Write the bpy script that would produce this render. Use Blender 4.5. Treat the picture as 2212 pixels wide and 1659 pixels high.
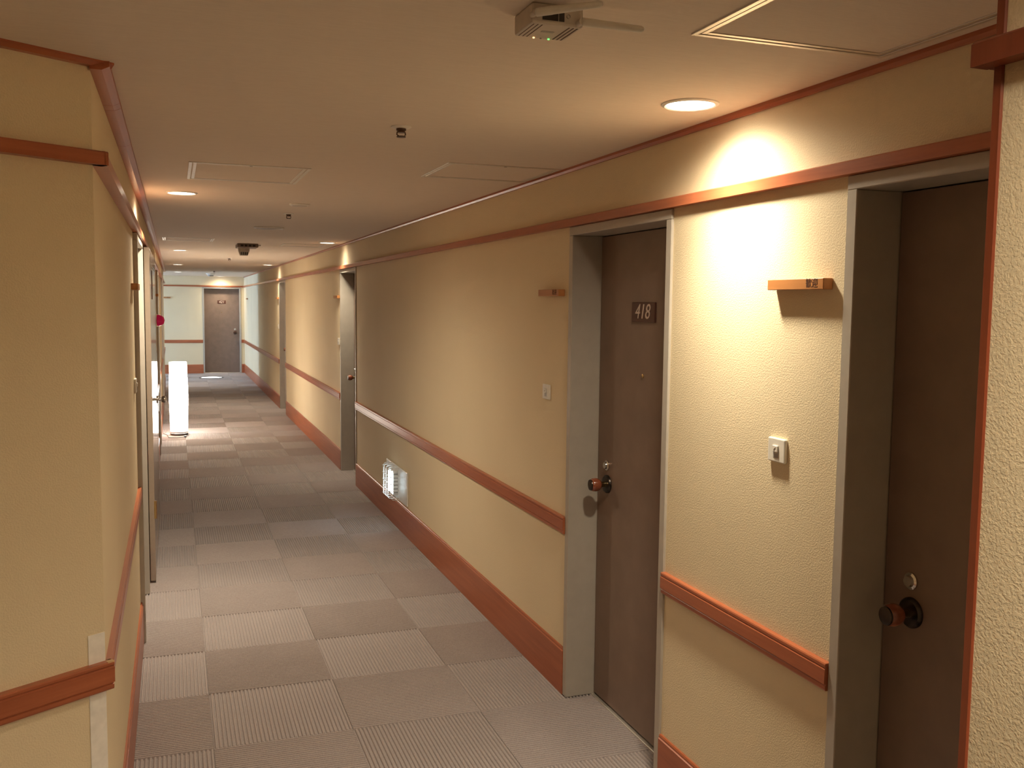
import bpy, bmesh, math, random
from mathutils import Vector, Matrix

random.seed(7)
for o in list(bpy.data.objects):
    bpy.data.objects.remove(o)
S = bpy.context.scene
COL = S.collection
PI = math.pi

# ------------------------------------------------------------------ camera
F_PX, YAW, PITCH, ROLL, CAM_H = 2039.45, 0.3441, 0.0844, 0.0110, 1.5951
cd = bpy.data.cameras.new('camera')
cd.sensor_fit = 'HORIZONTAL'
cd.sensor_width = 36.0
cd.lens = F_PX / 2212.0 * 36.0
cd.clip_start = 0.02
cd.clip_end = 100
cam = bpy.data.objects.new('camera', cd)
COL.objects.link(cam)
fwd = Vector((math.sin(YAW) * math.cos(PITCH), math.cos(YAW) * math.cos(PITCH), -math.sin(PITCH)))
rgt = Vector((math.cos(YAW), -math.sin(YAW), 0))
up = rgt.cross(fwd)
r2 = math.cos(ROLL) * rgt + math.sin(ROLL) * up
u2 = -math.sin(ROLL) * rgt + math.cos(ROLL) * up
m = Matrix((r2, u2, -fwd)).transposed().to_4x4()
m.translation = Vector((0, 0, CAM_H))
cam.matrix_world = m
S.camera = cam

# ------------------------------------------------------------------ world, exposure
w = bpy.data.worlds.new('world')
S.world = w
w.use_nodes = True
w.node_tree.nodes['Background'].inputs[0].default_value = (0, 0, 0, 1)
w.node_tree.nodes['Background'].inputs[1].default_value = 0.0
S.view_settings.view_transform = 'Standard'
S.view_settings.look = 'None'
S.view_settings.gamma = 1
S.view_settings.use_curve_mapping = False
S.view_settings.exposure = -0.04
S.cycles.max_bounces = 8
S.cycles.diffuse_bounces = 5
S.cycles.adaptive_threshold = 0.08
S.cycles.glossy_bounces = 3
LAMP_W = 92.0            # one ceiling downlight
LAMP_RGB = (1.0, 0.86, 0.64)
LENS_GLOW = 18.0
PAPER_GLOW = 22.0
WINDOW_GLOW = 62.0
FOOT_GLOW = 18.0
NARROW, WIDE = math.radians(100), math.radians(165)     # main beam and spill of a downlight

# ------------------------------------------------------------------ materials
MATS = {}


def new_mat(name):
    mt = bpy.data.materials.new(name)
    mt.use_nodes = True
    MATS[name] = mt
    nt = mt.node_tree
    return mt, nt, nt.nodes['Principled BSDF']


def nd(nt, typ, **kw):
    n = nt.nodes.new(typ)
    for k, v in kw.items():
        n.inputs[k].default_value = v
    return n


def coords(nt, scale=(1, 1, 1), src='Object'):
    tc = nt.nodes.new('ShaderNodeTexCoord')
    mp = nt.nodes.new('ShaderNodeMapping')
    mp.inputs['Scale'].default_value = scale
    nt.links.new(tc.outputs[src], mp.inputs['Vector'])
    return mp.outputs['Vector']


def ramp(nt, fac, stops):
    r = nt.nodes.new('ShaderNodeValToRGB')
    while len(r.color_ramp.elements) < len(stops):
        r.color_ramp.elements.new(0.5)
    for e, (p, c) in zip(r.color_ramp.elements, stops):
        e.position = p
        e.color = (c[0], c[1], c[2], 1)
    nt.links.new(fac, r.inputs['Fac'])
    return r.outputs['Color']


def bump(nt, bs, h, strength, dist):
    b = nt.nodes.new('ShaderNodeBump')
    b.inputs['Strength'].default_value = strength
    b.inputs['Distance'].default_value = dist
    nt.links.new(h, b.inputs['Height'])
    nt.links.new(b.outputs['Normal'], bs.inputs['Normal'])


def noise(nt, vec, scale, detail=3, rough=0.55):
    n = nt.nodes.new('ShaderNodeTexNoise')
    n.inputs['Scale'].default_value = scale
    n.inputs['Detail'].default_value = detail
    n.inputs['Roughness'].default_value = rough
    nt.links.new(vec, n.inputs['Vector'])
    return n.outputs['Fac']


def plain(name, rgb, rough=0.5, metal=0.0, spec=0.5, var=0.06, vscale=40, coat=0.0):
    mt, nt, bs = new_mat(name)
    v = coords(nt)
    f = noise(nt, v, vscale)
    lo = [max(0, c * (1 - var)) for c in rgb]
    hi = [min(1, c * (1 + var)) for c in rgb]
    nt.links.new(ramp(nt, f, [(0.3, lo), (0.7, hi)]), bs.inputs['Base Color'])
    bs.inputs['Roughness'].default_value = rough
    bs.inputs['Metallic'].default_value = metal
    bs.inputs['Specular IOR Level'].default_value = spec
    bs.inputs['Coat Weight'].default_value = coat
    return mt


def emit(name, rgb, strength, base=(0.8, 0.8, 0.8)):
    mt, nt, bs = new_mat(name)
    bs.inputs['Base Color'].default_value = (*base, 1)
    bs.inputs['Roughness'].default_value = 0.6
    bs.inputs['Emission Color'].default_value = (*rgb, 1)
    bs.inputs['Emission Strength'].default_value = strength
    return mt


def plaster():
    mt, nt, bs = new_mat('plaster')
    v = coords(nt)
    f = noise(nt, v, 1.3, 2)
    nt.links.new(ramp(nt, f, [(0.3, (0.765, 0.645, 0.44)), (0.7, (0.81, 0.69, 0.48))]), bs.inputs['Base Color'])
    bs.inputs['Roughness'].default_value = 0.75
    bs.inputs['Specular IOR Level'].default_value = 0.3
    a = noise(nt, v, 240, 2, 0.5)
    h = ramp(nt, a, [(0.42, (0, 0, 0)), (0.60, (1, 1, 1))])
    bump(nt, bs, h, 0.34, 0.0009)
    return mt


def ceiling_mat():
    mt, nt, bs = new_mat('ceiling_paper')
    v = coords(nt, (6, 60, 6))
    f = noise(nt, v, 3.0, 4, 0.6)
    nt.links.new(ramp(nt, f, [(0.3, (0.78, 0.685, 0.59)), (0.7, (0.83, 0.735, 0.635))]), bs.inputs['Base Color'])
    bs.inputs['Roughness'].default_value = 0.8
    bs.inputs['Specular IOR Level'].default_value = 0.25
    bump(nt, bs, f, 0.25, 0.002)
    return mt


def wood(name, axis, lo=(0.35, 0.098, 0.042), hi=(0.48, 0.150, 0.066), rough=0.30):
    mt, nt, bs = new_mat(name)
    sc = [42, 42, 42]
    sc['xyz'.index(axis)] = 2.2
    v = coords(nt, tuple(sc))
    f = noise(nt, v, 1.0, 5, 0.62)
    nt.links.new(ramp(nt, f, [(0.28, lo), (0.72, hi)]), bs.inputs['Base Color'])
    bs.inputs['Roughness'].default_value = rough
    bs.inputs['Specular IOR Level'].default_value = 0.5
    bump(nt, bs, f, 0.08, 0.001)
    return mt


def carpet(name):
    mt, nt, bs = new_mat(name)
    v = coords(nt)
    oi = nt.nodes.new('ShaderNodeObjectInfo')
    f = noise(nt, v, 260, 2, 0.7)
    c = ramp(nt, f, [(0.25, (0.34, 0.29, 0.28)), (0.75, (0.51, 0.45, 0.44))])
    g = noise(nt, coords(nt, (1, 1, 1), 'Generated'), 3.2, 3, 0.6)
    mx = nt.nodes.new('ShaderNodeMix')
    mx.data_type = 'RGBA'
    mx.blend_type = 'MULTIPLY'
    mx.inputs['Factor'].default_value = 1.0
    nt.links.new(c, mx.inputs[6])
    sh = nt.nodes.new('ShaderNodeMath')
    sh.operation = 'MULTIPLY_ADD'
    sh.inputs[1].default_value = 0.05
    sh.inputs[2].default_value = 0.94
    nt.links.new(oi.outputs['Random'], sh.inputs[0])
    st = ramp(nt, g, [(0.3, (0.93, 0.93, 0.93)), (0.7, (1, 1, 1))])
    mm = nt.nodes.new('ShaderNodeMix')
    mm.data_type = 'RGBA'
    mm.blend_type = 'MULTIPLY'
    mm.inputs['Factor'].default_value = 1.0
    nt.links.new(st, mm.inputs[6])
    nt.links.new(sh.outputs[0], mm.inputs[7])
    nt.links.new(mm.outputs[2], mx.inputs[7])
    nt.links.new(mx.outputs[2], bs.inputs['Base Color'])
    bs.inputs['Roughness'].default_value = 0.95
    bs.inputs['Specular IOR Level'].default_value = 0.1
    bs.inputs['Sheen Weight'].default_value = 0.15
    bump(nt, bs, f, 0.5, 0.002)
    return mt


plaster()
ceiling_mat()
wood('wood_y', 'y')
wood('wood_x', 'x')
wood('wood_z', 'z')
wood('wood_shaded', 'z', (0.19, 0.042, 0.018), (0.27, 0.066, 0.028))  # same trim wood, darkened to stand in for shade on the near wall end
wood('low_bounce_panel', 'z', (0.10, 0.045, 0.022), (0.16, 0.07, 0.035), 0.5)  # unseen lobby walls, made dark to cut bounce onto the near door
wood('sign_wood', 'x', (0.42, 0.175, 0.055), (0.56, 0.25, 0.085), 0.45)
wood('raw_wood', 'z', (0.55, 0.36, 0.18), (0.68, 0.46, 0.25), 0.7)
carpet('carpet')
plain('low_bounce_carpet', (0.085, 0.06, 0.045), 0.95, var=0.2, vscale=200)  # unseen lobby floor, coloured dark so less light reaches the near reveal
plain('leaf', (0.225, 0.155, 0.120), 0.42, var=0.09, vscale=9)
plain('frame_paint', (0.46, 0.42, 0.365), 0.40, var=0.04, vscale=20)
plain('steel_door', (0.36, 0.29, 0.235), 0.14, metal=0.15, spec=0.7, var=0.04)
plain('dark_metal', (0.06, 0.05, 0.045), 0.28, metal=0.9, var=0.15)
plain('chrome', (0.72, 0.70, 0.67), 0.16, metal=1.0)
plain('brass', (0.62, 0.47, 0.25), 0.25, metal=1.0)
plain('knob_wood', (0.27, 0.075, 0.035), 0.16, var=0.18, vscale=60, coat=0.8)
plain('plate_brown', (0.085, 0.032, 0.022), 0.40)
plain('print_pale', (0.62, 0.50, 0.42), 0.5)
plain('print_white', (0.88, 0.85, 0.80), 0.5)
plain('print_burnt', (0.10, 0.035, 0.012), 0.7)
plain('white_plastic', (0.78, 0.75, 0.68), 0.45)
plain('router_plastic', (0.63, 0.57, 0.50), 0.45)
plain('grey_plastic', (0.42, 0.40, 0.38), 0.4)
plain('dark_slot', (0.03, 0.025, 0.022), 0.6)
plain('sprinkler_bronze', (0.11, 0.065, 0.045), 0.4, metal=0.5)
plain('lamp_box', (0.24, 0.17, 0.13), 0.5)
plain('aluminium', (0.74, 0.70, 0.64), 0.36, metal=0.75)
plain('white_trim', (0.82, 0.79, 0.74), 0.5)
plain('patch_white', (0.88, 0.84, 0.78), 0.7)
plain('cord_black', (0.02, 0.02, 0.02), 0.5)
plain('plinth', (0.05, 0.04, 0.035), 0.4)
plain('paper_rib', (0.35, 0.33, 0.30), 0.6)
plain('enamel_white', (0.80, 0.80, 0.78), 0.35)
emit('lens', (1.0, 0.88, 0.68), LENS_GLOW)
emit('paper_shade', (1.0, 0.92, 0.80), PAPER_GLOW)
emit('daylight_pane', (0.40, 0.64, 1.0), WINDOW_GLOW)
emit('foot_diffuser', (0.72, 0.92, 1.0), FOOT_GLOW)
emit('added_tube_glow', (0.45, 0.68, 1.0), 25.0)
emit('floor_lens', (0.95, 0.98, 1.0), 4.0)
emit('led_green', (0.10, 1.0, 0.12), 4.0, (0.05, 0.3, 0.05))
emit('led_orange', (1.0, 0.45, 0.15), 5.0, (0.3, 0.1, 0.05))
mt, nt, bs = new_mat('red_glass')
bs.inputs['Base Color'].default_value = (0.75, 0.01, 0.10, 1)
bs.inputs['Roughness'].default_value = 0.12
bs.inputs['Emission Color'].default_value = (1.0, 0.01, 0.12, 1)
bs.inputs['Emission Strength'].default_value = 0.12
for k_ in ('red_glass', 'led_green', 'led_orange'):
    MATS[k_].cycles.emission_sampling = 'NONE'


# ------------------------------------------------------------------ mesh helpers
def box(bm, x0, x1, y0, y1, z0, z1, bev=0.0, seg=1):
    vs = [bm.verts.new((x, y, z)) for x in (x0, x1) for y in (y0, y1) for z in (z0, z1)]
    fs = [(0, 1, 3, 2), (4, 6, 7, 5), (0, 4, 5, 1), (2, 3, 7, 6), (0, 2, 6, 4), (1, 5, 7, 3)]
    faces = [bm.faces.new([vs[i] for i in f]) for f in fs]
    if bev > 0:
        es = set()
        for f in faces:
            es.update(f.edges)
        bmesh.ops.bevel(bm, geom=list(es), offset=bev, segments=seg, profile=0.5, affect='EDGES')
    return bm


def prism(bm, poly, a, b, axis='x'):
    """poly: list of (p, q); extruded along axis from a to b. axis x: (p,q)=(y,z); y: (x,z); z: (x,y)"""
    def P(p, q, t):
        return {'x': (t, p, q), 'y': (p, t, q), 'z': (p, q, t)}[axis]
    A = [bm.verts.new(P(p, q, a)) for p, q in poly]
    B = [bm.verts.new(P(p, q, b)) for p, q in poly]
    bm.faces.new(A)
    bm.faces.new(B[::-1])
    n = len(poly)
    for i in range(n):
        bm.faces.new((A[i], B[i], B[(i + 1) % n], A[(i + 1) % n]))
    bmesh.ops.recalc_face_normals(bm, faces=bm.faces)
    return bm


def lathe(bm, prof, seg=24, axis='z', c=(0, 0, 0), flip=1):
    """prof: list of (r, t) with t along the axis"""
    def P(r, t, a):
        ca, sa = r * math.cos(a), r * math.sin(a)
        v = {'z': (ca, sa, t), 'y': (ca, t, sa), 'x': (t, ca, sa)}[axis]
        return (v[0] + c[0], v[1] + c[1], v[2] + c[2])
    rings = []
    for r, t in prof:
        if r < 1e-6:
            rings.append([bm.verts.new(P(0, t, 0))])
        else:
            rings.append([bm.verts.new(P(r, t, 2 * PI * k / seg)) for k in range(seg)])
    fs = []
    for i in range(len(rings) - 1):
        a, b = rings[i], rings[i + 1]
        for k in range(seg):
            k2 = (k + 1) % seg
            if len(a) == 1 and len(b) == 1:
                continue
            if len(a) == 1:
                fs.append(bm.faces.new((a[0], b[k], b[k2])))
            elif len(b) == 1:
                fs.append(bm.faces.new((a[k], a[k2], b[0])))
            else:
                fs.append(bm.faces.new((a[k], b[k], b[k2], a[k2])))
    bmesh.ops.recalc_face_normals(bm, faces=fs)
    return bm


def tube(bm, pts, r, seg=8, closed=False):
    pts = [Vector(p) for p in pts]
    n = len(pts)
    rr = r if isinstance(r, (list, tuple)) else [r] * n
    rings = []
    for i, p in enumerate(pts):
        if closed:
            d = (pts[(i + 1) % n] - pts[i - 1])
        else:
            d = (pts[min(i + 1, n - 1)] - pts[max(i - 1, 0)])
        d.normalize()
        ref = Vector((0, 0, 1)) if abs(d.z) < 0.9 else Vector((1, 0, 0))
        u = d.cross(ref).normalized()
        v = d.cross(u)
        rings.append([bm.verts.new(p + rr[i] * (math.cos(2 * PI * k / seg) * u + math.sin(2 * PI * k / seg) * v)) for k in range(seg)])
    fs = []
    for i in range(n if closed else n - 1):
        a, b = rings[i], rings[(i + 1) % n]
        for k in range(seg):
            fs.append(bm.faces.new((a[k], a[(k + 1) % seg], b[(k + 1) % seg], b[k])))
    if not closed:
        fs.append(bm.faces.new(rings[0]))
        fs.append(bm.faces.new(rings[-1][::-1]))
    bmesh.ops.recalc_face_normals(bm, faces=fs)
    return bm


def NB():
    return bmesh.new()


def link(name, me, mat, parent=None):
    o = bpy.data.objects.new(name, me)
    COL.objects.link(o)
    if mat and not me.materials:
        me.materials.append(MATS[mat])
    if parent:
        o.parent = parent
    return o


def obj(name, bm, mat, parent=None, smooth=None, loc=None):
    me = bpy.data.meshes.new(name)
    bm.to_mesh(me)
    bm.free()
    if smooth:
        for p in me.polygons:
            p.use_smooth = True
        me.set_sharp_from_angle(angle=math.radians(smooth))
    o = link(name, me, mat, parent)
    if loc:
        o.location = loc
    return o


def tag(o, label=None, cat=None, group=None, kind=None):
    if label:
        o['label'] = label
    if cat:
        o['category'] = cat
    if group:
        o['group'] = group
    if kind:
        o['kind'] = kind
    return o


def thing(name, label, cat, loc=(0, 0, 0), rz=0.0, group=None, kind=None):
    o = bpy.data.objects.new(name, None)
    o.empty_display_size = 0.05
    COL.objects.link(o)
    o.location = loc
    o.rotation_euler = (0, 0, rz)
    return tag(o, label, cat, group, kind)


def text(name, body, mat, parent, size, loc, shear=0.0, sx=1.0, extrude=0.0006, spacing=1.0, offset=0.0):
    """flat lettering facing local -y"""
    cu = bpy.data.curves.new(name, 'FONT')
    cu.body = body
    cu.size = size
    cu.align_x = 'CENTER'
    cu.align_y = 'CENTER'
    cu.shear = shear
    cu.extrude = extrude
    cu.offset = offset
    cu.space_character = spacing
    tmp = bpy.data.objects.new(name + '_curve', cu)
    COL.objects.link(tmp)
    dg = bpy.context.evaluated_depsgraph_get()
    me = bpy.data.meshes.new_from_object(tmp.evaluated_get(dg))
    bpy.data.objects.remove(tmp)
    bpy.data.curves.remove(cu)
    me.transform(Matrix.Diagonal((sx, 1, 1, 1)))
    me.transform(Matrix.Rotation(PI / 2, 4, 'X'))
    me.materials.clear()
    o = link(name, me, mat, parent)
    o.location = loc
    return o


# ------------------------------------------------------------------ dimensions (metres)
XR, XL, HC, YE = 1.483, -0.168, 2.1315, 21.866
XN, YN = 0.985, 0.945                 # short wall by the camera: face and end
CORNER = (XL, 2.385)                  # corner of the slanted wall
TH = math.atan2(0.54, 0.84)
SL = 2.2
DX, DY = math.cos(TH), math.sin(TH)
LOBX, LOBY = CORNER[0] - SL * DX, CORNER[1] - SL * DY
BACK = -3.0
DW, DH = 0.815, 1.90                  # door frame outside width and height
R_DOORS = [1.4205, 3.0565, 8.535, 14.0]
L_DOORS = [5.02, 10.72, 15.03]
E_DOOR = 1.0075
PASS0 = 18.55                         # side passage opening in the left wall
BB, HR0, HR1, FZ0, FZ1 = 0.195, 0.669, 0.738, 1.900, 1.931

RIGHT, LEFT, END = -PI / 2, PI / 2, 0.0


def wall_with_gaps(bm, kind, a, b, gaps, s0, s1):
    """boxes between gaps (centre list) along y ('y') or x ('x'), plus the lintels above them"""
    cur = a
    for c in sorted(gaps):
        g0, g1 = c - DW / 2 + 0.01, c + DW / 2 - 0.01
        seg = [(cur, g0, 0.0, HC), (g0, g1, DH - 0.01, HC)]
        for p, q, z0, z1 in seg:
            if kind == 'y':
                box(bm, s0, s1, p, q, z0, z1)
            else:
                box(bm, p, q, s0, s1, z0, z1)
        cur = g1
    if kind == 'y':
        box(bm, s0, s1, cur, b, 0, HC)
    else:
        box(bm, cur, b, s0, s1, 0, HC)


# ------------------------------------------------------------------ shell
bm = NB()
wall_with_gaps(bm, 'y', YN - 0.12, YE + 0.2, R_DOORS, XR, XR + 0.19)
tag(obj('wall_right', bm, 'plaster'), 'cream textured plaster wall with doors 418 and others along it', 'wall', kind='structure')

bm = NB()
wall_with_gaps(bm, 'y', CORNER[1], PASS0, L_DOORS, XL - 0.19, XL)
tag(obj('wall_left', bm, 'plaster'), 'cream plaster wall seen edge-on behind the paper floor lamp', 'wall', kind='structure')

bm = NB()
wall_with_gaps(bm, 'x', XL - 6.5, XR, [E_DOOR], YE, YE + 0.19)
tag(obj('wall_end', bm, 'plaster'), 'cream end wall holding door 421', 'wall', kind='structure')

sl = thing('wall_slanted', 'slanted cream wall beside the camera with white patch at its corner', 'wall', (CORNER[0], CORNER[1], 0), TH, kind='structure')
bm = NB()
prism(bm, [(-SL, 0), (0, 0), (-0.2, 0.13), (-SL, 0.13)], 0, HC, 'z')
obj('plaster_face', bm, 'plaster', sl)
bm = NB()
box(bm, -0.042, -0.001, -0.0016, 0.001, 0.20, 0.808)
tag(obj('patch', bm, 'patch_white', sl), 'white patch strip at the wall corner')

bm = NB()
box(bm, XN, XR + 0.19, BACK, YN - 0.0110, 0, HC)
nw = tag(obj('wall_near', bm, 'plaster'), 'rough plaster wall end with red-brown wooden corner strip', 'wall', kind='structure')
bm = NB()
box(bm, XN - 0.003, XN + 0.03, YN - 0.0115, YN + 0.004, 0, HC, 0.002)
obj('corner_strip', bm, 'wood_shaded', nw)
bm = NB()
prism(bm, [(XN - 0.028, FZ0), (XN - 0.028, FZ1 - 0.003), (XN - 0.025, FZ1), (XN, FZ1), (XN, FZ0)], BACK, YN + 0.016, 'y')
obj('rail', bm, 'wood_shaded', nw)
bm = NB()
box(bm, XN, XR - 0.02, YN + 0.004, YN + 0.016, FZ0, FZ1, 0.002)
obj('rail', bm, 'wood_shaded', nw)
bm = NB()
box(bm, XN - 0.018, XN, BACK, YN - 0.025, HR0, HR1, 0.004)
obj('rail', bm, 'wood_y', nw)

bm = NB()
box(bm, LOBX - 0.12, LOBX, BACK, LOBY, 0, HC)
tag(obj('wall_lobby', bm, 'low_bounce_panel'), 'unseen lobby wall beside the camera, made dark to cut bounce light', 'wall', kind='structure')
bm = NB()
box(bm, LOBX - 0.12, XR + 0.19, BACK - 0.12, BACK, 0, HC)
tag(obj('wall_back', bm, 'low_bounce_panel'), 'unseen lobby wall behind the camera, made dark to cut bounce light', 'wall', kind='structure')

# side passage near the end wall, with a bright frosted window
PX = XL - 6.5
bm = NB()
box(bm, PX, XL - 0.19, PASS0 - 0.12, PASS0, 0, HC)
tag(obj('wall_passage', bm, 'plaster'), 'plaster wall of the side passage before the end wall', 'wall', kind='structure')
bm = NB()
for y0, y1, z0, z1 in ((PASS0 - 0.12, PASS0 + 0.8, 0, HC), (YE - 1.2, YE, 0, HC), (PASS0 + 0.8, YE - 1.2, 0, 0.35), (PASS0 + 0.8, YE - 1.2, 2.0, HC)):
    box(bm, PX - 0.12, PX, y0, y1, z0, z1)
tag(obj('wall_window', bm, 'plaster'), 'plaster wall around the frosted window of the side passage', 'wall', kind='structure')
wn = thing('window_1', 'bright frosted window closing the side passage', 'window', (PX - 0.06, (PASS0 + YE - 0.4) / 2, 0.35), 0, kind='structure')
hw = (YE - PASS0) / 2 - 1.0
bm = NB()
box(bm, -0.004, 0.004, -hw, hw, 0, 1.65)
obj('pane', bm, 'daylight_pane', wn)
bm = NB()
for y in (-hw, 0, hw):
    box(bm, -0.02, 0.03, y - 0.02, y + 0.02, 0, 1.65)
for z in (0, 1.65):
    box(bm, -0.02, 0.03, -hw, hw, z - 0.02, z + 0.02)
obj('window_frame', bm, 'aluminium', wn)

bm = NB()
box(bm, LOBX - 0.12, XR + 0.19, BACK - 0.12, YE + 0.19, HC, HC + 0.08)
box(bm, PX - 0.12, LOBX - 0.12, PASS0 - 0.12, YE + 0.19, HC, HC + 0.08)
tag(obj('ceiling', bm, 'ceiling_paper'), 'low corridor ceiling covered in beige woven paper', 'ceiling', kind='structure')

# floor: slab plus carpet tiles, every second one turned by a quarter
bm = NB()
box(bm, LOBX - 0.12, XR + 0.19, BACK - 0.12, 1.417, -0.08, 0.0)
tag(obj('floor_lobby', bm, 'low_bounce_carpet'), 'unseen lobby floor below the camera, made dark to cut bounce light', 'floor', kind='structure')
bm = NB()
box(bm, LOBX - 0.12, XR + 0.19, 1.417, YE + 0.19, -0.08, -0.011)
box(bm, PX - 0.12, LOBX - 0.12, PASS0 - 0.12, YE + 0.19, -0.08, -0.011)
fl = tag(obj('floor', bm, 'carpet'), 'corridor floor laid with ribbed taupe carpet tiles', 'floor', kind='structure')
T, GX, GY, NR = 0.5, 0.1074, 3.4179, 34


def tile_mesh():
    g = 0.0007
    a, b = -T / 2 + g, T / 2 - g
    p = (b - a) / NR
    prof = [(a, -0.0095)]
    for k in range(NR):
        x = a + k * p
        for fx, z in ((0.04, -0.0068), (0.28, -0.0068), (0.38, -0.0016), (0.48, 0.0), (0.80, 0.0), (0.92, -0.0016), (1.0, -0.0068)):
            prof.append((x + fx * p, z))
    prof.append((b, -0.0095))
    vs, fs = [], []
    for y in (a, b):
        vs += [(x, y, z) for x, z in prof]
    n = len(prof)
    for i in range(n - 1):
        fs.append((i, i + 1, n + i + 1, n + i))
    fs.append(tuple(range(n))[::-1])
    fs.append(tuple(range(n, 2 * n)))
    me = bpy.data.meshes.new('carpet_tile')
    me.from_pydata(vs, [], fs)
    for f in me.polygons:
        f.use_smooth = True
    me.set_sharp_from_angle(angle=math.radians(60))
    me.materials.append(MATS['carpet'])
    return me


TM = tile_mesh()
for j in range(-4, 38):
    for i in range(4):
        x, y = GX + (i - 1) * T + T / 2, GY + j * T + T / 2
        if y - T / 2 > YE:
            continue
        t = link('carpet_tile', TM, None, fl)
        t.location = (x, y, random.uniform(-0.0006, 0.0))
        turned = (i + j) % 2 == 0
        t.rotation_euler = (0, 0, (PI / 2 if turned else 0) + random.uniform(-0.001, 0.001))


# ------------------------------------------------------------------ trims
def seg_list(a, b, doors, half=DW / 2):
    out, cur = [], a
    for c in sorted(doors):
        if c - half > cur:
            out.append((cur, c - half))
        cur = c + half
    if b > cur:
        out.append((cur, b))
    return out


def rail_prof(s, d, z0, z1, s0):
    """chair rail: flat band between two small beads; s = direction off the wall, s0 = wall plane"""
    h = z1 - z0
    pts = [(0, 0), (0.72, 0), (0.80, 0.05), (0.80, 0.17), (0.70, 0.20), (0.70, 0.23), (1, 0.26), (1, 0.78), (0.86, 0.81), (0.86, 0.84), (0.95, 0.87), (0.95, 0.95), (0.86, 1), (0, 1)]
    return [(s0 + s * d * p, z0 + h * q) for p, q in pts]


def base_prof(s, d, s0):
    pts = [(0, 0), (1, 0), (1, 0.93), (0.72, 0.945), (0.72, 0.975), (0.5, 1), (0, 1)]
    return [(s0 + s * d * p, BB * q) for p, q in pts]


def fz_prof(s, d, s0, z0=FZ0, z1=FZ1):
    return [(s0, z0), (s0 + s * d, z0), (s0 + s * d, z1 - 0.003), (s0 + s * (d - 0.003), z1), (s0, z1)]


def crown_prof(s, d, s0, z0):
    return [(s0, z0), (s0 + s * d * 0.6, z0), (s0 + s * d, z0 + 0.008), (s0 + s * d, HC), (s0, HC)]


def run(name, label, cat, segs, axis, prof, child, mat, gap=0.0):
    t = thing(name, label, cat, kind='structure')
    for a, b in segs:
        bm = NB()
        prism(bm, prof, a + gap, b - gap, axis)
        obj(child, bm, mat, t)
    return t


rs = seg_list(YN, YE, R_DOORS)
run('baseboard_right', 'tall red-brown skirting along the wall of door 418', 'baseboard', rs, 'y', base_prof(-1, 0.011, XR), 'board', 'wood_y')
run('trim_1', 'red-brown chair rail along the wall of door 418', 'chair rail', rs, 'y', rail_prof(-1, 0.018, HR0, HR1, XR), 'rail', 'wood_y')
run('trim_2', 'long wooden rail over the doors on the wall of door 418', 'picture rail', [(YN, 2.9), (2.9, 7.1), (7.1, 11.6), (11.6, 16.5), (16.5, YE)], 'y', fz_prof(-1, 0.026, XR), 'rail', 'wood_y', 0.0003)
run('trim_3', 'thin wooden crown moulding above door 418 at the ceiling', 'moulding', [(YN, 4.2), (4.2, 8.3), (8.3, 12.5), (12.5, 17), (17, YE)], 'y', crown_prof(-1, 0.013, XR, HC - 0.017), 'moulding', 'wood_y', 0.0003)

ls = []
for a_, b_ in seg_list(CORNER[1], PASS0, L_DOORS):
    if a_ < 8.25 < b_:
        ls += [(a_, 7.828), (8.672, b_)]
    else:
        ls.append((a_, b_))
run('baseboard_left', 'red-brown skirting at the foot of the lamp-side wall', 'baseboard', ls, 'y', base_prof(1, 0.011, XL), 'board', 'wood_y')
run('trim_4', 'red-brown chair rail along the lamp-side wall', 'chair rail', ls, 'y', rail_prof(1, 0.016, HR0, HR1, XL), 'rail', 'wood_y')
run('trim_5', 'wooden rail over the doors of the lamp-side wall', 'picture rail', [(CORNER[1] - 0.02, 3.1), (3.1, 4.4), (4.4, 8.0), (8.0, 13.0), (13.0, PASS0)], 'y', fz_prof(1, 0.031, XL), 'rail', 'wood_y', 0.0012)
run('trim_6', 'wooden crown moulding in short boards over the lamp-side wall', 'moulding', [(CORNER[1] - 0.02, 2.79), (2.79, 2.86), (2.86, 3.5), (3.5, 4.5), (4.5, 6.2), (6.2, 9.0), (9.0, 13.0), (13.0, PASS0)], 'y', crown_prof(1, 0.042, XL, HC - 0.020), 'board', 'wood_y', 0.0012)

es = seg_list(XL - 3.5, XR - 0.012, [E_DOOR])
run('baseboard_end', 'red-brown skirting on the end wall beside door 421', 'baseboard', es, 'x', base_prof(-1, 0.011, YE), 'board', 'wood_x')
run('trim_7', 'red-brown chair rail on the end wall beside door 421', 'chair rail', es, 'x', rail_prof(-1, 0.016, HR0, HR1, YE), 'rail', 'wood_x')
run('trim_8', 'thin wooden rail on the end wall above door 421', 'picture rail', [(XL - 3.5, XR - 0.03)], 'x', fz_prof(-1, 0.022, YE), 'rail', 'wood_x')


# trims of the slanted wall (local frame: x along the wall, -y towards the camera)
def slanted(name, label, cat, prof, child, extra=0.0):
    t = thing(name, label, cat, (CORNER[0], CORNER[1], 0), TH, kind='structure')
    bm = NB()
    prism(bm, prof, -SL, extra, 'x')
    obj(child, bm, 'wood_x', t)
    return t


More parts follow.
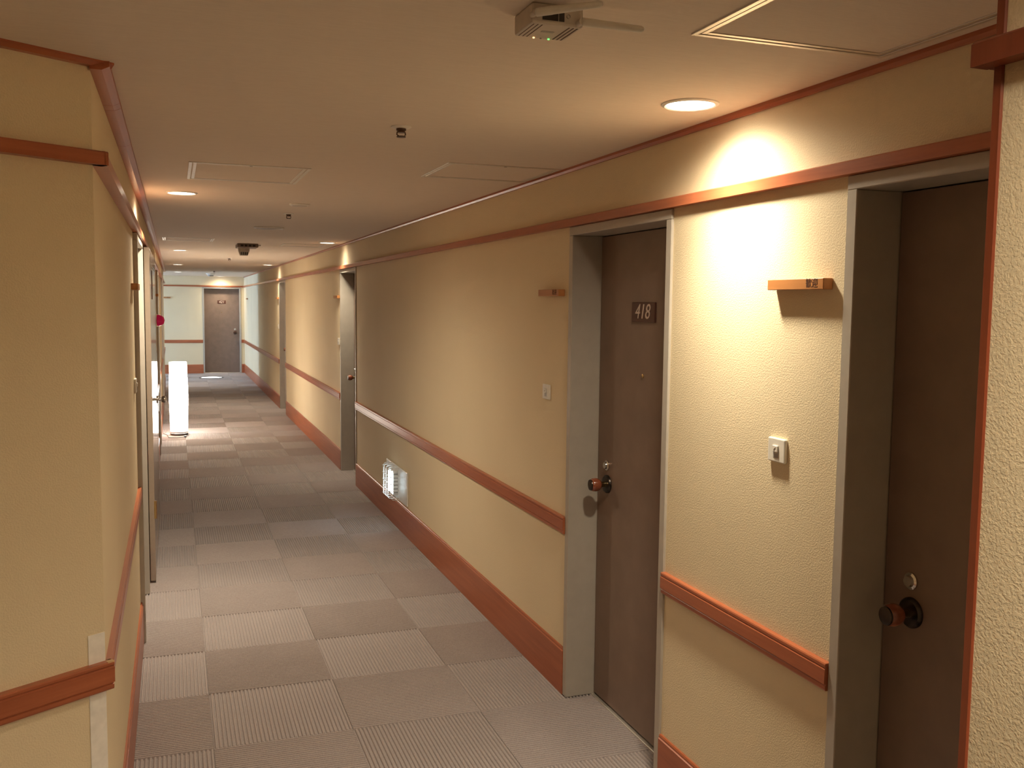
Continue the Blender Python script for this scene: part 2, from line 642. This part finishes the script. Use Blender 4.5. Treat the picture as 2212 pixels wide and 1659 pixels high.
tr = slanted('trim_9', 'dark red-brown chair rail with worn end above and below the white patch', 'chair rail', rail_prof(-1, 0.020, HR0, HR1, 0), 'rail', 0.012)
bm = NB()
box(bm, 0.0115, 0.0127, -0.017, -0.004, HR0 + 0.022, HR1 - 0.008)
box(bm, -0.004, 0.0122, -0.0185, -0.006, HR1 - 0.0025, HR1 + 0.0006)
tag(obj('worn_edge', bm, 'raw_wood', tr), 'pale bare wood at the chipped rail end')
slanted('trim_10', 'dark wooden rail on the slanted wall below the ceiling moulding', 'picture rail', fz_prof(-1, 0.030, 0), 'rail', 0.022)
slanted('trim_11', 'dark wooden moulding where the slanted wall meets the ceiling', 'moulding', crown_prof(-1, 0.032, 0, HC - 0.012), 'moulding', 0.040)
slanted('baseboard_slanted', 'red-brown skirting at the foot of the slanted wall', 'baseboard', base_prof(-1, 0.011, 0), 'board', 0.005)


# ------------------------------------------------------------------ doors
def make_door(name, label, loc, rz, knob_side, number=None, proud=0.008, depth=0.117):
    d = thing(name, label, 'door', loc, rz, kind='structure')
    fw = 0.034
    h = DW / 2
    for s in (-1, 1):
        bm = NB()
        a, b = sorted((s * h, s * (h - fw)))
        box(bm, a, b, -proud, depth + 0.05, 0, DH - fw, 0.002)
        obj('jamb', bm, 'frame_paint', d)
    bm = NB()
    box(bm, -h, h, -proud, depth + 0.05, DH - fw, DH - 0.001, 0.002)
    obj('header', bm, 'frame_paint', d)
    lw = h - fw - 0.003
    bm = NB()
    box(bm, -lw, lw, depth, depth + 0.04, 0.010, DH - fw - 0.003, 0.002)
    lf = obj('leaf', bm, 'leaf', d)
    bm = NB()
    box(bm, -lw, lw, depth - 0.012, depth + 0.045, -0.004, 0.005, 0.001)
    tag(obj('threshold', bm, 'aluminium', d), 'thin metal threshold strip')
    kx = knob_side * (h - fw - 0.095)
    kz = 0.892
    bm = NB()
    lathe(bm, [(0, 0.001), (0.036, 0.001), (0.036, -0.005), (0.031, -0.011), (0.016, -0.013), (0, -0.013)], 28, 'y', (kx, depth, kz))
    obj('rosette', bm, 'dark_metal', lf, 40)
    bm = NB()
    lathe(bm, [(0.011, -0.010), (0.011, -0.030), (0.015, -0.036), (0.0, -0.036)], 20, 'y', (kx, depth, kz))
    obj('neck', bm, 'brass', lf, 40)
    bm = NB()
    lathe(bm, [(0.0, -0.030), (0.016, -0.031), (0.024, -0.040), (0.027, -0.052), (0.026, -0.064), (0.022, -0.072)], 28, 'y', (kx, depth, kz))
    kb = obj('knob', bm, 'knob_wood', lf, 50)
    bm = NB()
    lathe(bm, [(0.022, -0.072), (0.021, -0.076), (0.012, -0.078), (0.0, -0.075)], 28, 'y', (kx, depth, kz))
    obj('knob_cap', bm, 'dark_metal', lf, 40)
    bm = NB()
    lathe(bm, [(0.020, 0.001), (0.020, -0.005), (0.014, -0.007), (0.012, -0.014), (0.0, -0.014)], 24, 'y', (kx + 0.004 * knob_side, depth, kz + 0.074))
    obj('lock_cylinder', bm, 'chrome', lf, 40)
    bm = NB()
    lathe(bm, [(0.0075, 0.001), (0.0075, -0.003), (0.005, -0.004), (0.0, -0.003)], 16, 'y', (0, depth, 1.34))
    obj('peephole', bm, 'brass', lf, 40)
    if number:
        bm = NB()
        box(bm, -0.089, 0.089, depth - 0.006, depth + 0.001, 1.535, 1.607, 0.0015)
        pl = obj('number_plate', bm, 'plate_brown', d)
        tag(pl, 'dark brown number plate reading ' + number)
        text('digits', number, 'print_pale', pl, 0.076, (-0.004, depth - 0.0075, 1.571), 0.22, 1.02, 0.0005)
    return d


make_door('door_1', 'dark brown door cut off by the rough plaster wall end', (XR, R_DOORS[0], 0), RIGHT, -1)
make_door('door_2', 'brown door numbered 418 in a grey steel frame', (XR, R_DOORS[1], 0), RIGHT, -1, '418')
make_door('door_3', 'recessed door in grey steel frame beyond the caged foot light', (XR, R_DOORS[2], 0), RIGHT, -1)
make_door('door_4', 'farthest recessed door along the wall of door 418', (XR, R_DOORS[3], 0), RIGHT, -1)
make_door('door_5', 'door numbered 421 facing down the corridor in the end wall', (E_DOOR, YE, 0), END, 1, '421', depth=0.10)
make_door('door_6', 'recessed door before the open steel fire door', (XL, L_DOORS[0], 0), LEFT, -1, proud=0.020)
make_door('door_7', 'recessed door on the wall just before the paper lamp', (XL, L_DOORS[1], 0), LEFT, -1, proud=0.020)
make_door('door_8', 'recessed door on the wall behind the paper lamp', (XL, L_DOORS[2], 0), LEFT, -1, proud=0.020)


# ------------------------------------------------------------------ wooden name bars and bell buttons
def name_bar(loc, rz, label):
    t = thing('wooden_sign', label, 'sign', loc, rz, group='wooden welcome bars beside the doors')
    bm = NB()
    box(bm, -0.1125, 0.1125, -0.028, 0.0, -0.0135, 0.0135, 0.0015)
    bar = obj('bar', bm, 'sign_wood', t)
    text('lettering', '歓迎', 'print_burnt', t, 0.0235, (0.069, -0.0283, 0.0005), 0, 0.98, 0.0003)
    return t


name_bar((XR, 1.988, 1.652), RIGHT, 'wooden welcome bar above the bell button nearest the dark brown door')
name_bar((XR, 3.632, 1.643), RIGHT, 'wooden welcome bar just before the frame of door 418')
name_bar((XR, 9.09, 1.645), RIGHT, 'wooden welcome bar beside the door beyond the caged foot light')
name_bar((XR, 14.56, 1.645), RIGHT, 'wooden welcome bar beside the farthest door of the 418 wall')
name_bar((XR, 20.85, 1.645), RIGHT, 'small wooden bar on the white-lit wall near door 421')
name_bar((XL, 4.43, 1.652), LEFT, 'wooden bar with dark end before the first lamp-side door')
name_bar((XL, 10.12, 1.645), LEFT, 'wooden bar on the wall just before the paper lamp')
name_bar((-0.17, YE, 1.655), END, 'wooden bar on the end wall above the paper lamp')


def bell(loc, rz, label):
    t = thing('bell_button', label, 'switch', loc, rz, group='door bell buttons')
    bm = NB()
    box(bm, -0.0365, 0.0365, -0.010, 0.0, -0.0315, 0.0315, 0.003, 2)
    pl = obj('plate', bm, 'white_plastic', t)
    bm = NB()
    box(bm, -0.012, 0.012, -0.0105, -0.009, -0.020, 0.014, 0.0004)
    obj('recess', bm, 'grey_plastic', t)
    bm = NB()
    box(bm, -0.011, 0.011, -0.0145, -0.010, -0.004, 0.0125, 0.001)
    bt = obj('button', bm, 'white_plastic', t)
    bm = NB()
    tube(bm, [(-0.004, -0.0147, 0.001), (0.004, -0.0147, 0.008)], 0.0007, 6)
    obj('mark', bm, 'print_burnt', t)
    return t


bell((XR, 2.064, 1.223), RIGHT, 'white bell button plate between door 418 and the dark brown door')
bell((XR, 3.690, 1.228), RIGHT, 'white bell button plate just before door 418')
bell((XR, 9.03, 1.222), RIGHT, 'white bell button plate beside the door beyond the caged foot light')
bell((XR, 14.52, 1.222), RIGHT, 'white bell button plate beside the farthest door of the 418 wall')
bell((XL, 4.42, 1.222), LEFT, 'white bell button plate before the first lamp-side door')


# ------------------------------------------------------------------ downlights
def downlight(x, y, label, narrow=0.7, wide=0.3):
    t = thing('downlight', label, 'ceiling light', (x, y, HC), 0, 'round warm downlights')
    bm = NB()
    lathe(bm, [(0.064, 0.0), (0.064, -0.004), (0.068, -0.006), (0.076, -0.003), (0.077, 0.0)], 40)
    obj('trim_ring', bm, 'white_trim', t, 40)
    bm = NB()
    lathe(bm, [(0.0645, -0.0015), (0.04, -0.0022), (0.0, -0.0025)], 40)
    obj('lens', bm, 'lens', t, 40)
    for k, (ang, pw) in enumerate(((NARROW, narrow), (WIDE, wide))):
        li = bpy.data.lights.new('bulb', 'SPOT')
        li.energy = LAMP_W * pw
        li.color = LAMP_RGB
        li.spot_size = ang
        li.spot_blend = 1.0
        li.shadow_soft_size = 0.05
        lo = bpy.data.objects.new('bulb', li)
        COL.objects.link(lo)
        lo.parent = t
        lo.location = (0, 0, -0.012)
    return t


downlight(1.306, 2.262, 'large bright downlight between door 418 and the dark brown door', 0.60, 0.66)
downlight(1.320, 8.679, 'downlight over the door beyond the caged foot light', 0.70, 0.13)
downlight(1.314, 14.367, 'downlight over the farthest door of the 418 wall', 0.62, 0.16)
downlight(0.048, 5.053, 'bright downlight before the first lamp-side door', 0.5, 1.35)
downlight(0.075, 10.753, 'downlight just before the ceiling above the paper lamp', 0.58, 0.13)
downlight(0.072, 15.027, 'second downlight in line beyond the paper lamp', 0.75, 0.18)
downlight(0.095, 18.89, 'farthest downlight in line beyond the paper lamp', 0.9, 0.30)
downlight(0.985, 21.66, 'downlight washing the wall above door 421', 0.45, 0.36)
downlight(0.76, 0.42, 'downlight above the camera beside the rough wall end', 0.42, 0.66)
downlight(0.72, -1.0, 'added unseen lobby downlight brightening the slanted wall', 0.3, 3.0)  # added out of view to brighten the slanted wall, near door left dark


t = thing('added_tube_light', 'added unseen cool tube fitting in the side passage, brightening the far floor', 'ceiling light', (-1.15, 20.2, HC))  # added out of view to brighten the floor before the end wall
bm = NB()
box(bm, -0.12, 0.12, -0.62, 0.62, -0.03, 0.0, 0.004)
obj('housing', bm, 'enamel_white', t)
bm = NB()
box(bm, -0.09, 0.09, -0.59, 0.59, -0.05, -0.029, 0.01, 2)
obj('diffuser', bm, 'added_tube_glow', t)


# ------------------------------------------------------------------ ceiling hatches
def hatch(x0, x1, y0, y1, label, bw=0.011, mat='aluminium'):
    t = thing('ceiling_hatch', label, 'hatch', ((x0 + x1) / 2, (y0 + y1) / 2, HC), 0, 'ceiling access hatches')
    hx, hy = (x1 - x0) / 2, (y1 - y0) / 2
    for nm, k, z in (('outer_frame', 0.0, -0.0035), ('inner_frame', bw + 0.004, -0.0025)):
        bm = NB()
        ax, ay = hx - k, hy - k
        for s in (-1, 1):
            a, b = sorted((s * ax, s * (ax - bw)))
            box(bm, a, b, -ay, ay, z, 0.002, 0.0006)
            a, b = sorted((s * ay, s * (ay - bw)))
            box(bm, -ax + bw, ax - bw, a, b, z, 0.002, 0.0006)
        obj(nm, bm, mat, t)
    bm = NB()
    k = 2 * bw + 0.0045
    box(bm, -hx + k, hx - k, -hy + k, hy - k, -0.0008, 0.002)
    obj('panel', bm, 'ceiling_paper', t)
    bm = NB()
    lathe(bm, [(0.006, 0), (0.006, -0.004), (0, -0.004)], 14, c=(0, -hy + bw, 0))
    obj('lock', bm, 'dark_metal', t, 40)
    return t


hatch(0.972, 1.436, 1.223, 1.688, 'large access hatch in the ceiling between router and wall')
hatch(0.997, 1.463, 3.525, 3.955, 'access hatch in the ceiling before door 418 with dull frame')
hatch(0.066, 0.534, 3.915, 4.450, 'access hatch in the ceiling with frame whitened for the light it catches', 0.013, 'white_trim')  # white frame stands in for light caught by the bars
hatch(-0.08, 0.345, 8.62, 9.05, 'access hatch in the ceiling close to the lamp-side wall')
hatch(0.97, 1.36, 9.0, 9.43, 'access hatch beyond the second downlight of the 418 wall')


# ------------------------------------------------------------------ sprinklers, speaker, detectors
def sprinkler(x, y, label):
    t = thing('sprinkler_head', label, 'sprinkler', (x, y, HC), 0, 'ceiling sprinklers')
    bm = NB()
    lathe(bm, [(0.031, 0.001), (0.031, -0.002), (0.026, -0.005), (0.015, -0.006), (0, -0.006)], 28)
    obj('plate', bm, 'white_trim', t, 40)
    bm = NB()
    lathe(bm, [(0.015, -0.005), (0.015, -0.012), (0.012, -0.013), (0.012, -0.018), (0, -0.018)], 20)
    obj('body', bm, 'sprinkler_bronze', t, 40)
    for s in (-1, 1):
        bm = NB()
        tube(bm, [(s * 0.012, 0, -0.016), (s * 0.0135, 0, -0.024), (s * 0.006, 0, -0.030)], 0.0022, 8)
        obj('arm', bm, 'sprinkler_bronze', t)
    bm = NB()
    lathe(bm, [(0.0, -0.028), (0.014, -0.029), (0.014, -0.032), (0.0, -0.033)], 20)
    obj('deflector', bm, 'sprinkler_bronze', t, 40)
    return t


sprinkler(0.665, 2.885, 'dark sprinkler head alone in the open ceiling beyond the router')
sprinkler(0.672, 5.95, 'dark sprinkler head beside the small round ceiling ring')
sprinkler(0.672, 12.45, 'tiny far sprinkler head beyond the hanging emergency lamp')
sprinkler(0.70, 17.9, 'farthest tiny sprinkler head before the end wall')

t = thing('smoke_detector', 'small pale round detector ring beside a sprinkler', 'smoke detector', (0.665, 5.36, HC))
bm = NB()
lathe(bm, [(0.056, 0.001), (0.056, -0.006), (0.048, -0.010), (0.040, -0.010)], 32)
obj('base', bm, 'white_trim', t, 40)
bm = NB()
lathe(bm, [(0.041, -0.008), (0.038, -0.012), (0.0, -0.013)], 32)
obj('cover', bm, 'router_plastic', t, 40)
t = thing('ceiling_speaker', 'wide round ceiling speaker before the hanging emergency lamp', 'speaker', (0.665, 7.13, HC))
bm = NB()
lathe(bm, [(0.108, 0.001), (0.108, -0.006), (0.100, -0.011), (0.094, -0.008)], 40)
obj('rim', bm, 'white_trim', t, 40)
bm = NB()
lathe(bm, [(0.095, -0.007), (0.06, -0.013), (0.0, -0.015)], 40)
obj('grille', bm, 'grey_plastic', t, 40)
t = thing('smoke_detector', 'dark round detector near the end wall ceiling', 'smoke detector', (0.70, 19.6, HC))
bm = NB()
lathe(bm, [(0.09, 0.001), (0.09, -0.012), (0.06, -0.03)], 32)
obj('base', bm, 'white_trim', t, 40)
bm = NB()
lathe(bm, [(0.06, -0.028), (0.05, -0.055), (0.0, -0.058)], 32)
obj('cover', bm, 'grey_plastic', t, 40)

# hanging emergency lamp: dark flat box with slots and a tapered cup below
t = thing('emergency_lamp', 'dark ceiling box with tapered slotted cup hanging below it', 'emergency lamp', (0.66, 9.35, HC))
bm = NB()
box(bm, -0.09, 0.10, -0.14, 0.14, -0.034, 0.0, 0.004)
bx_ = obj('housing', bm, 'lamp_box', t)
for k in range(4):
    bm = NB()
    box(bm, -0.06 + 0.036 * k, -0.035 + 0.036 * k, -0.143, -0.139, -0.028, -0.010, 0.001)
    obj('slot', bm, 'dark_slot', bx_)
bm = NB()
tube(bm, [(0.05, -0.10, -0.022), (0.125, -0.10, -0.012)], 0.006, 8)
obj('bracket', bm, 'white_plastic', t)
bm = NB()
v = []
for (hx, hy, z) in ((0.052, 0.05, -0.030), (0.050, 0.048, -0.060), (0.034, 0.034, -0.104)):
    v.append([bm.verts.new((sx * hx - 0.02, sy * hy + 0.05, z)) for sx, sy in ((-1, -1), (1, -1), (1, 1), (-1, 1))])
for a, b in zip(v, v[1:]):
    for k in range(4):
        bm.faces.new((a[k], a[(k + 1) % 4], b[(k + 1) % 4], b[k]))
bm.faces.new(v[0])
bm.faces.new(v[-1][::-1])
bmesh.ops.recalc_face_normals(bm, faces=bm.faces)
cup = obj('cup', bm, 'router_plastic', t)
for k in range(4):
    bm = NB()
    box(bm, -0.050 + 0.018 * k, -0.042 + 0.018 * k, 0.004, 0.014, -0.098, -0.072)
    obj('slot', bm, 'dark_slot', cup)

# ------------------------------------------------------------------ router on the ceiling
t = thing('wireless_router', 'beige router with two stick antennas fixed under the ceiling', 'router', (0.66, 1.665, HC))
bm = NB()
box(bm, -0.050, 0.050, -0.047, 0.047, -0.036, 0.0, 0.004, 2)
body = obj('case', bm, 'router_plastic', t)
for k in range(6):
    bm = NB()
    gx = 0.024 + 0.008 * k if k < 3 else -0.044 + 0.008 * (k - 3)
    box(bm, gx, gx + (0.0025 if k < 3 else 0.0015), -0.040, 0.040, -0.0366, -0.034)
    obj('groove', bm, 'plate_brown', body)
bm = NB()
box(bm, -0.014, 0.010, -0.006, 0.003, -0.0364, -0.034)
obj('badge', bm, 'grey_plastic', body)
for x0, x1 in ((-0.030, 0.0), (0.002, 0.012)):
    bm = NB()
    box(bm, x0, x1, -0.0485, -0.040, -0.029, -0.010)
    obj('port', bm, 'dark_slot', body)
bm = NB()
lathe(bm, [(0.0035, -0.0485), (0.0035, -0.044), (0, -0.044)], 12, 'y', (0.020, 0, -0.019))
obj('power_jack', bm, 'dark_slot', body)
for x, mn in ((-0.013, 'led_orange'), (0.017, 'led_green'), (0.001, 'led_green')):
    bm = NB()
    lathe(bm, [(0.0022, -0.034), (0.0018, -0.0375), (0, -0.038)], 12, c=(x, 0.041, 0))
    obj('indicator_light', bm, mn if x != 0.001 else 'grey_plastic', body)
for (x0, y0, z0), (x1, y1, z1) in (((-0.048, -0.058, -0.022), (0.050, -0.128, -0.016)), ((0.040, -0.060, -0.029), (0.158, -0.074, -0.034))):
    bm = NB()
    a, b = Vector((x0, y0, z0)), Vector((x1, y1, z1))
    tube(bm, [a + (b - a) * f for f in (0, 0.02, 0.25, 0.27, 0.96, 1.0)], [0.005, 0.0075, 0.0075, 0.0072, 0.0060, 0.0035], 14)
    an = obj('antenna', bm, 'white_plastic', t, 40)
    bm = NB()
    tube(bm, [(x0, -0.044, z0), (x0, y0 - 0.004, z0)], 0.0058, 12)
    obj('hinge', bm, 'router_plastic', an, 40)

# ------------------------------------------------------------------ caged foot light
t = thing('foot_light', 'cool white emergency light in a white wire cage low on the wall', 'emergency light', (XR, 6.53, 0.325), RIGHT)
bm = NB()
box(bm, -0.33, 0.33, -0.012, 0.0, -0.115, 0.118, 0.004, 2)
obj('back_plate', bm, 'enamel_white', t)
bm = NB()
box(bm, -0.085, 0.06, -0.046, -0.011, -0.085, 0.09, 0.004)
ho = obj('housing', bm, 'enamel_white', t)
for k in range(6):
    bm = NB()
    z = -0.07 + 0.026 * k
    box(bm, 0.059, 0.0625, -0.044, -0.014, z, z + 0.010)
    obj('louvre', bm, 'grey_plastic', ho)
bm = NB()
box(bm, -0.078, 0.052, -0.052, -0.044, -0.075, 0.075, 0.003)
obj('diffuser', bm, 'foot_diffuser', t)
cg = []
for z in (-0.10, -0.05, 0.0, 0.05, 0.10):
    cg.append([(-0.17, -0.010, z), (-0.17, -0.066, z), (-0.155, -0.078, z), (0.075, -0.078, z), (0.09, -0.066, z), (0.09, -0.010, z)])
for x in (-0.17, -0.105, -0.04, 0.025, 0.09):
    d_ = -0.078 if abs(x + 0.04) < 0.1 else -0.068
    cg.append([(x, -0.010, -0.115), (x, d_ + 0.012, -0.112), (x, d_, -0.10), (x, d_, 0.10), (x, d_ + 0.012, 0.112), (x, -0.010, 0.115)])
for p in cg:
    bm = NB()
    tube(bm, p, 0.0026, 8)
    obj('cage_wire', bm, 'enamel_white', t, 50)

# ------------------------------------------------------------------ paper floor lamp
LX, LY = 0.038, 11.85
t = thing('floor_lamp', 'tall glowing white paper cylinder lamp standing on the carpet', 'floor lamp', (LX, LY, 0))
bm = NB()
lathe(bm, [(0, 0.0), (0.099, 0.0), (0.101, 0.006), (0.101, 0.022), (0.096, 0.026), (0.0, 0.026)], 40)
obj('base', bm, 'plinth', t, 40)
bm = NB()
lathe(bm, [(0.098, 0.026), (0.102, 0.034), (0.102, 0.042), (0.098, 0.045)], 40)
obj('base_ring', bm, 'grey_plastic', t, 40)
bm = NB()
pr = [(0.099, 0.045), (0.101, 0.15), (0.107, 0.36), (0.109, 0.47), (0.106, 0.58), (0.101, 0.72), (0.099, 0.865), (0.0965, 0.868)]
pr += [(r - 0.0035, z) for r, z in pr[-2::-1]]
lathe(bm, pr, 48)
sh = obj('shade', bm, 'paper_shade', t, 50)
for k in range(16):
    a = 2 * PI * k / 16 + 0.1
    bm = NB()
    tube(bm, [(0.1005 * math.cos(a), 0.1005 * math.sin(a), 0.045), (0.1012 * math.cos(a), 0.1012 * math.sin(a), 0.11)], 0.0011, 6)
    obj('rib', bm, 'paper_rib', sh)
bm = NB()
tube(bm, [(0.10, -0.02, 0.012), (0.10, -0.14, 0.006), (0.06, -0.24, 0.005), (-0.03, -0.29, 0.005), (-0.12, -0.25, 0.005), (-0.13, -0.05, 0.005), (-0.18, 0.10, 0.006)], 0.0032, 8)
cdd = obj('cord', bm, 'cord_black', t, 50)
bm = NB()
box(bm, 0.052, 0.078, -0.255, -0.200, 0.0, 0.016, 0.004)
obj('switch', bm, 'cord_black', cdd)

# ------------------------------------------------------------------ round light let into the floor
t = thing('floor_light', 'round white light set in the carpet before door 421', 'floor light', (0.72, 20.58, 0))
bm = NB()
lathe(bm, [(0.205, -0.004), (0.205, 0.004), (0.215, 0.007), (0.245, 0.005), (0.250, -0.004)], 48)
obj('rim', bm, 'dark_metal', t, 40)
bm = NB()
lathe(bm, [(0.206, 0.002), (0.1, 0.004), (0, 0.0045)], 48)
obj('lens', bm, 'floor_lens', t, 40)

# ------------------------------------------------------------------ steel fire door folded back against the lamp-side wall
fy0, fy1, fx0, fx1 = 5.60, 7.28, XL + 0.019, -0.120
t = thing('fire_door', 'glossy grey-brown steel fire door folded back against the wall', 'fire door', (fx0, fy0, 0), 0)
bm = NB()
box(bm, 0.0, fx1 - fx0, 0, 0.62, 0.012, 1.885, 0.002)
obj('panel', bm, 'steel_door', t)
bm = NB()
box(bm, 0.0, fx1 - fx0, 1.55, fy1 - fy0, 0.012, 1.885, 0.002)
obj('edge_stile', bm, 'steel_door', t)
bm = NB()
box(bm, 0.0, fx1 - fx0, 0.622, 1.548, 1.80, 1.885, 0.002)
obj('top_rail', bm, 'steel_door', t)
bm = NB()
box(bm, 0.002, fx1 - fx0 - 0.001, 0.626, 1.544, 0.10, 1.796, 0.002)
wd = obj('wicket_leaf', bm, 'steel_door', t)
bm = NB()
box(bm, 0.0, fx1 - fx0, 0.622, 1.548, 0.012, 0.097, 0.002)
obj('bottom_rail', bm, 'steel_door', t)
sx = fx1 - fx0
bm = NB()
lathe(bm, [(0, -0.001), (0.028, -0.001), (0.028, 0.006), (0.010, 0.009), (0.010, 0.026), (0.020, 0.032), (0.025, 0.044), (0.023, 0.055), (0.010, 0.060), (0, 0.060)], 24, 'x', (sx, 1.46, 0.90))
tag(obj('knob', bm, 'chrome', wd, 50), 'round metal door knob')
bm = NB()
tube(bm, [(sx + 0.004, 0.004, 0.37), (sx + 0.004, 0.004, 0.47)], 0.008, 12)
box(bm, sx - 0.002, sx + 0.003, 0.0, 0.035, 0.375, 0.465)
obj('hinge', bm, 'brass', t)
bm = NB()
box(bm, sx - 0.0005, sx + 0.0025, 0.36, 0.58, 1.60, 1.77, 0.0006)
obj('sign_plate', bm, 'plate_brown', t)

# fire hydrant box with its red lamp, just beyond the fire door
t = thing('hydrant_box', 'flat steel hydrant box carrying the red lamp', 'hydrant box', (XL + 0.001, 8.25, 0.05), LEFT)
bm = NB()
box(bm, -0.42, 0.42, -0.022, 0.0, 0.0, 1.70, 0.003)
bd = obj('body', bm, 'steel_door', t)
bm = NB()
box(bm, -0.38, 0.38, -0.027, -0.021, 0.06, 1.12, 0.003)
dr = obj('door', bm, 'steel_door', t)
bm = NB()
box(bm, 0.28, 0.34, -0.034, -0.026, 0.60, 0.72, 0.003)
obj('handle', bm, 'chrome', dr)
bm = NB()
lathe(bm, [(0, -0.020), (0.058, -0.020), (0.058, -0.034), (0.050, -0.040), (0, -0.040)], 32, 'y', (-0.05, 0, 1.382))
cl = obj('lamp_collar', bm, 'chrome', t, 40)
bm = NB()
lathe(bm, [(0.047, -0.039), (0.046, -0.056), (0.038, -0.078), (0.024, -0.092), (0.0, -0.098)], 32, 'y', (-0.05, 0, 1.382))
tag(obj('lamp_dome', bm, 'red_glass', cl, 60), 'glowing red lamp dome')
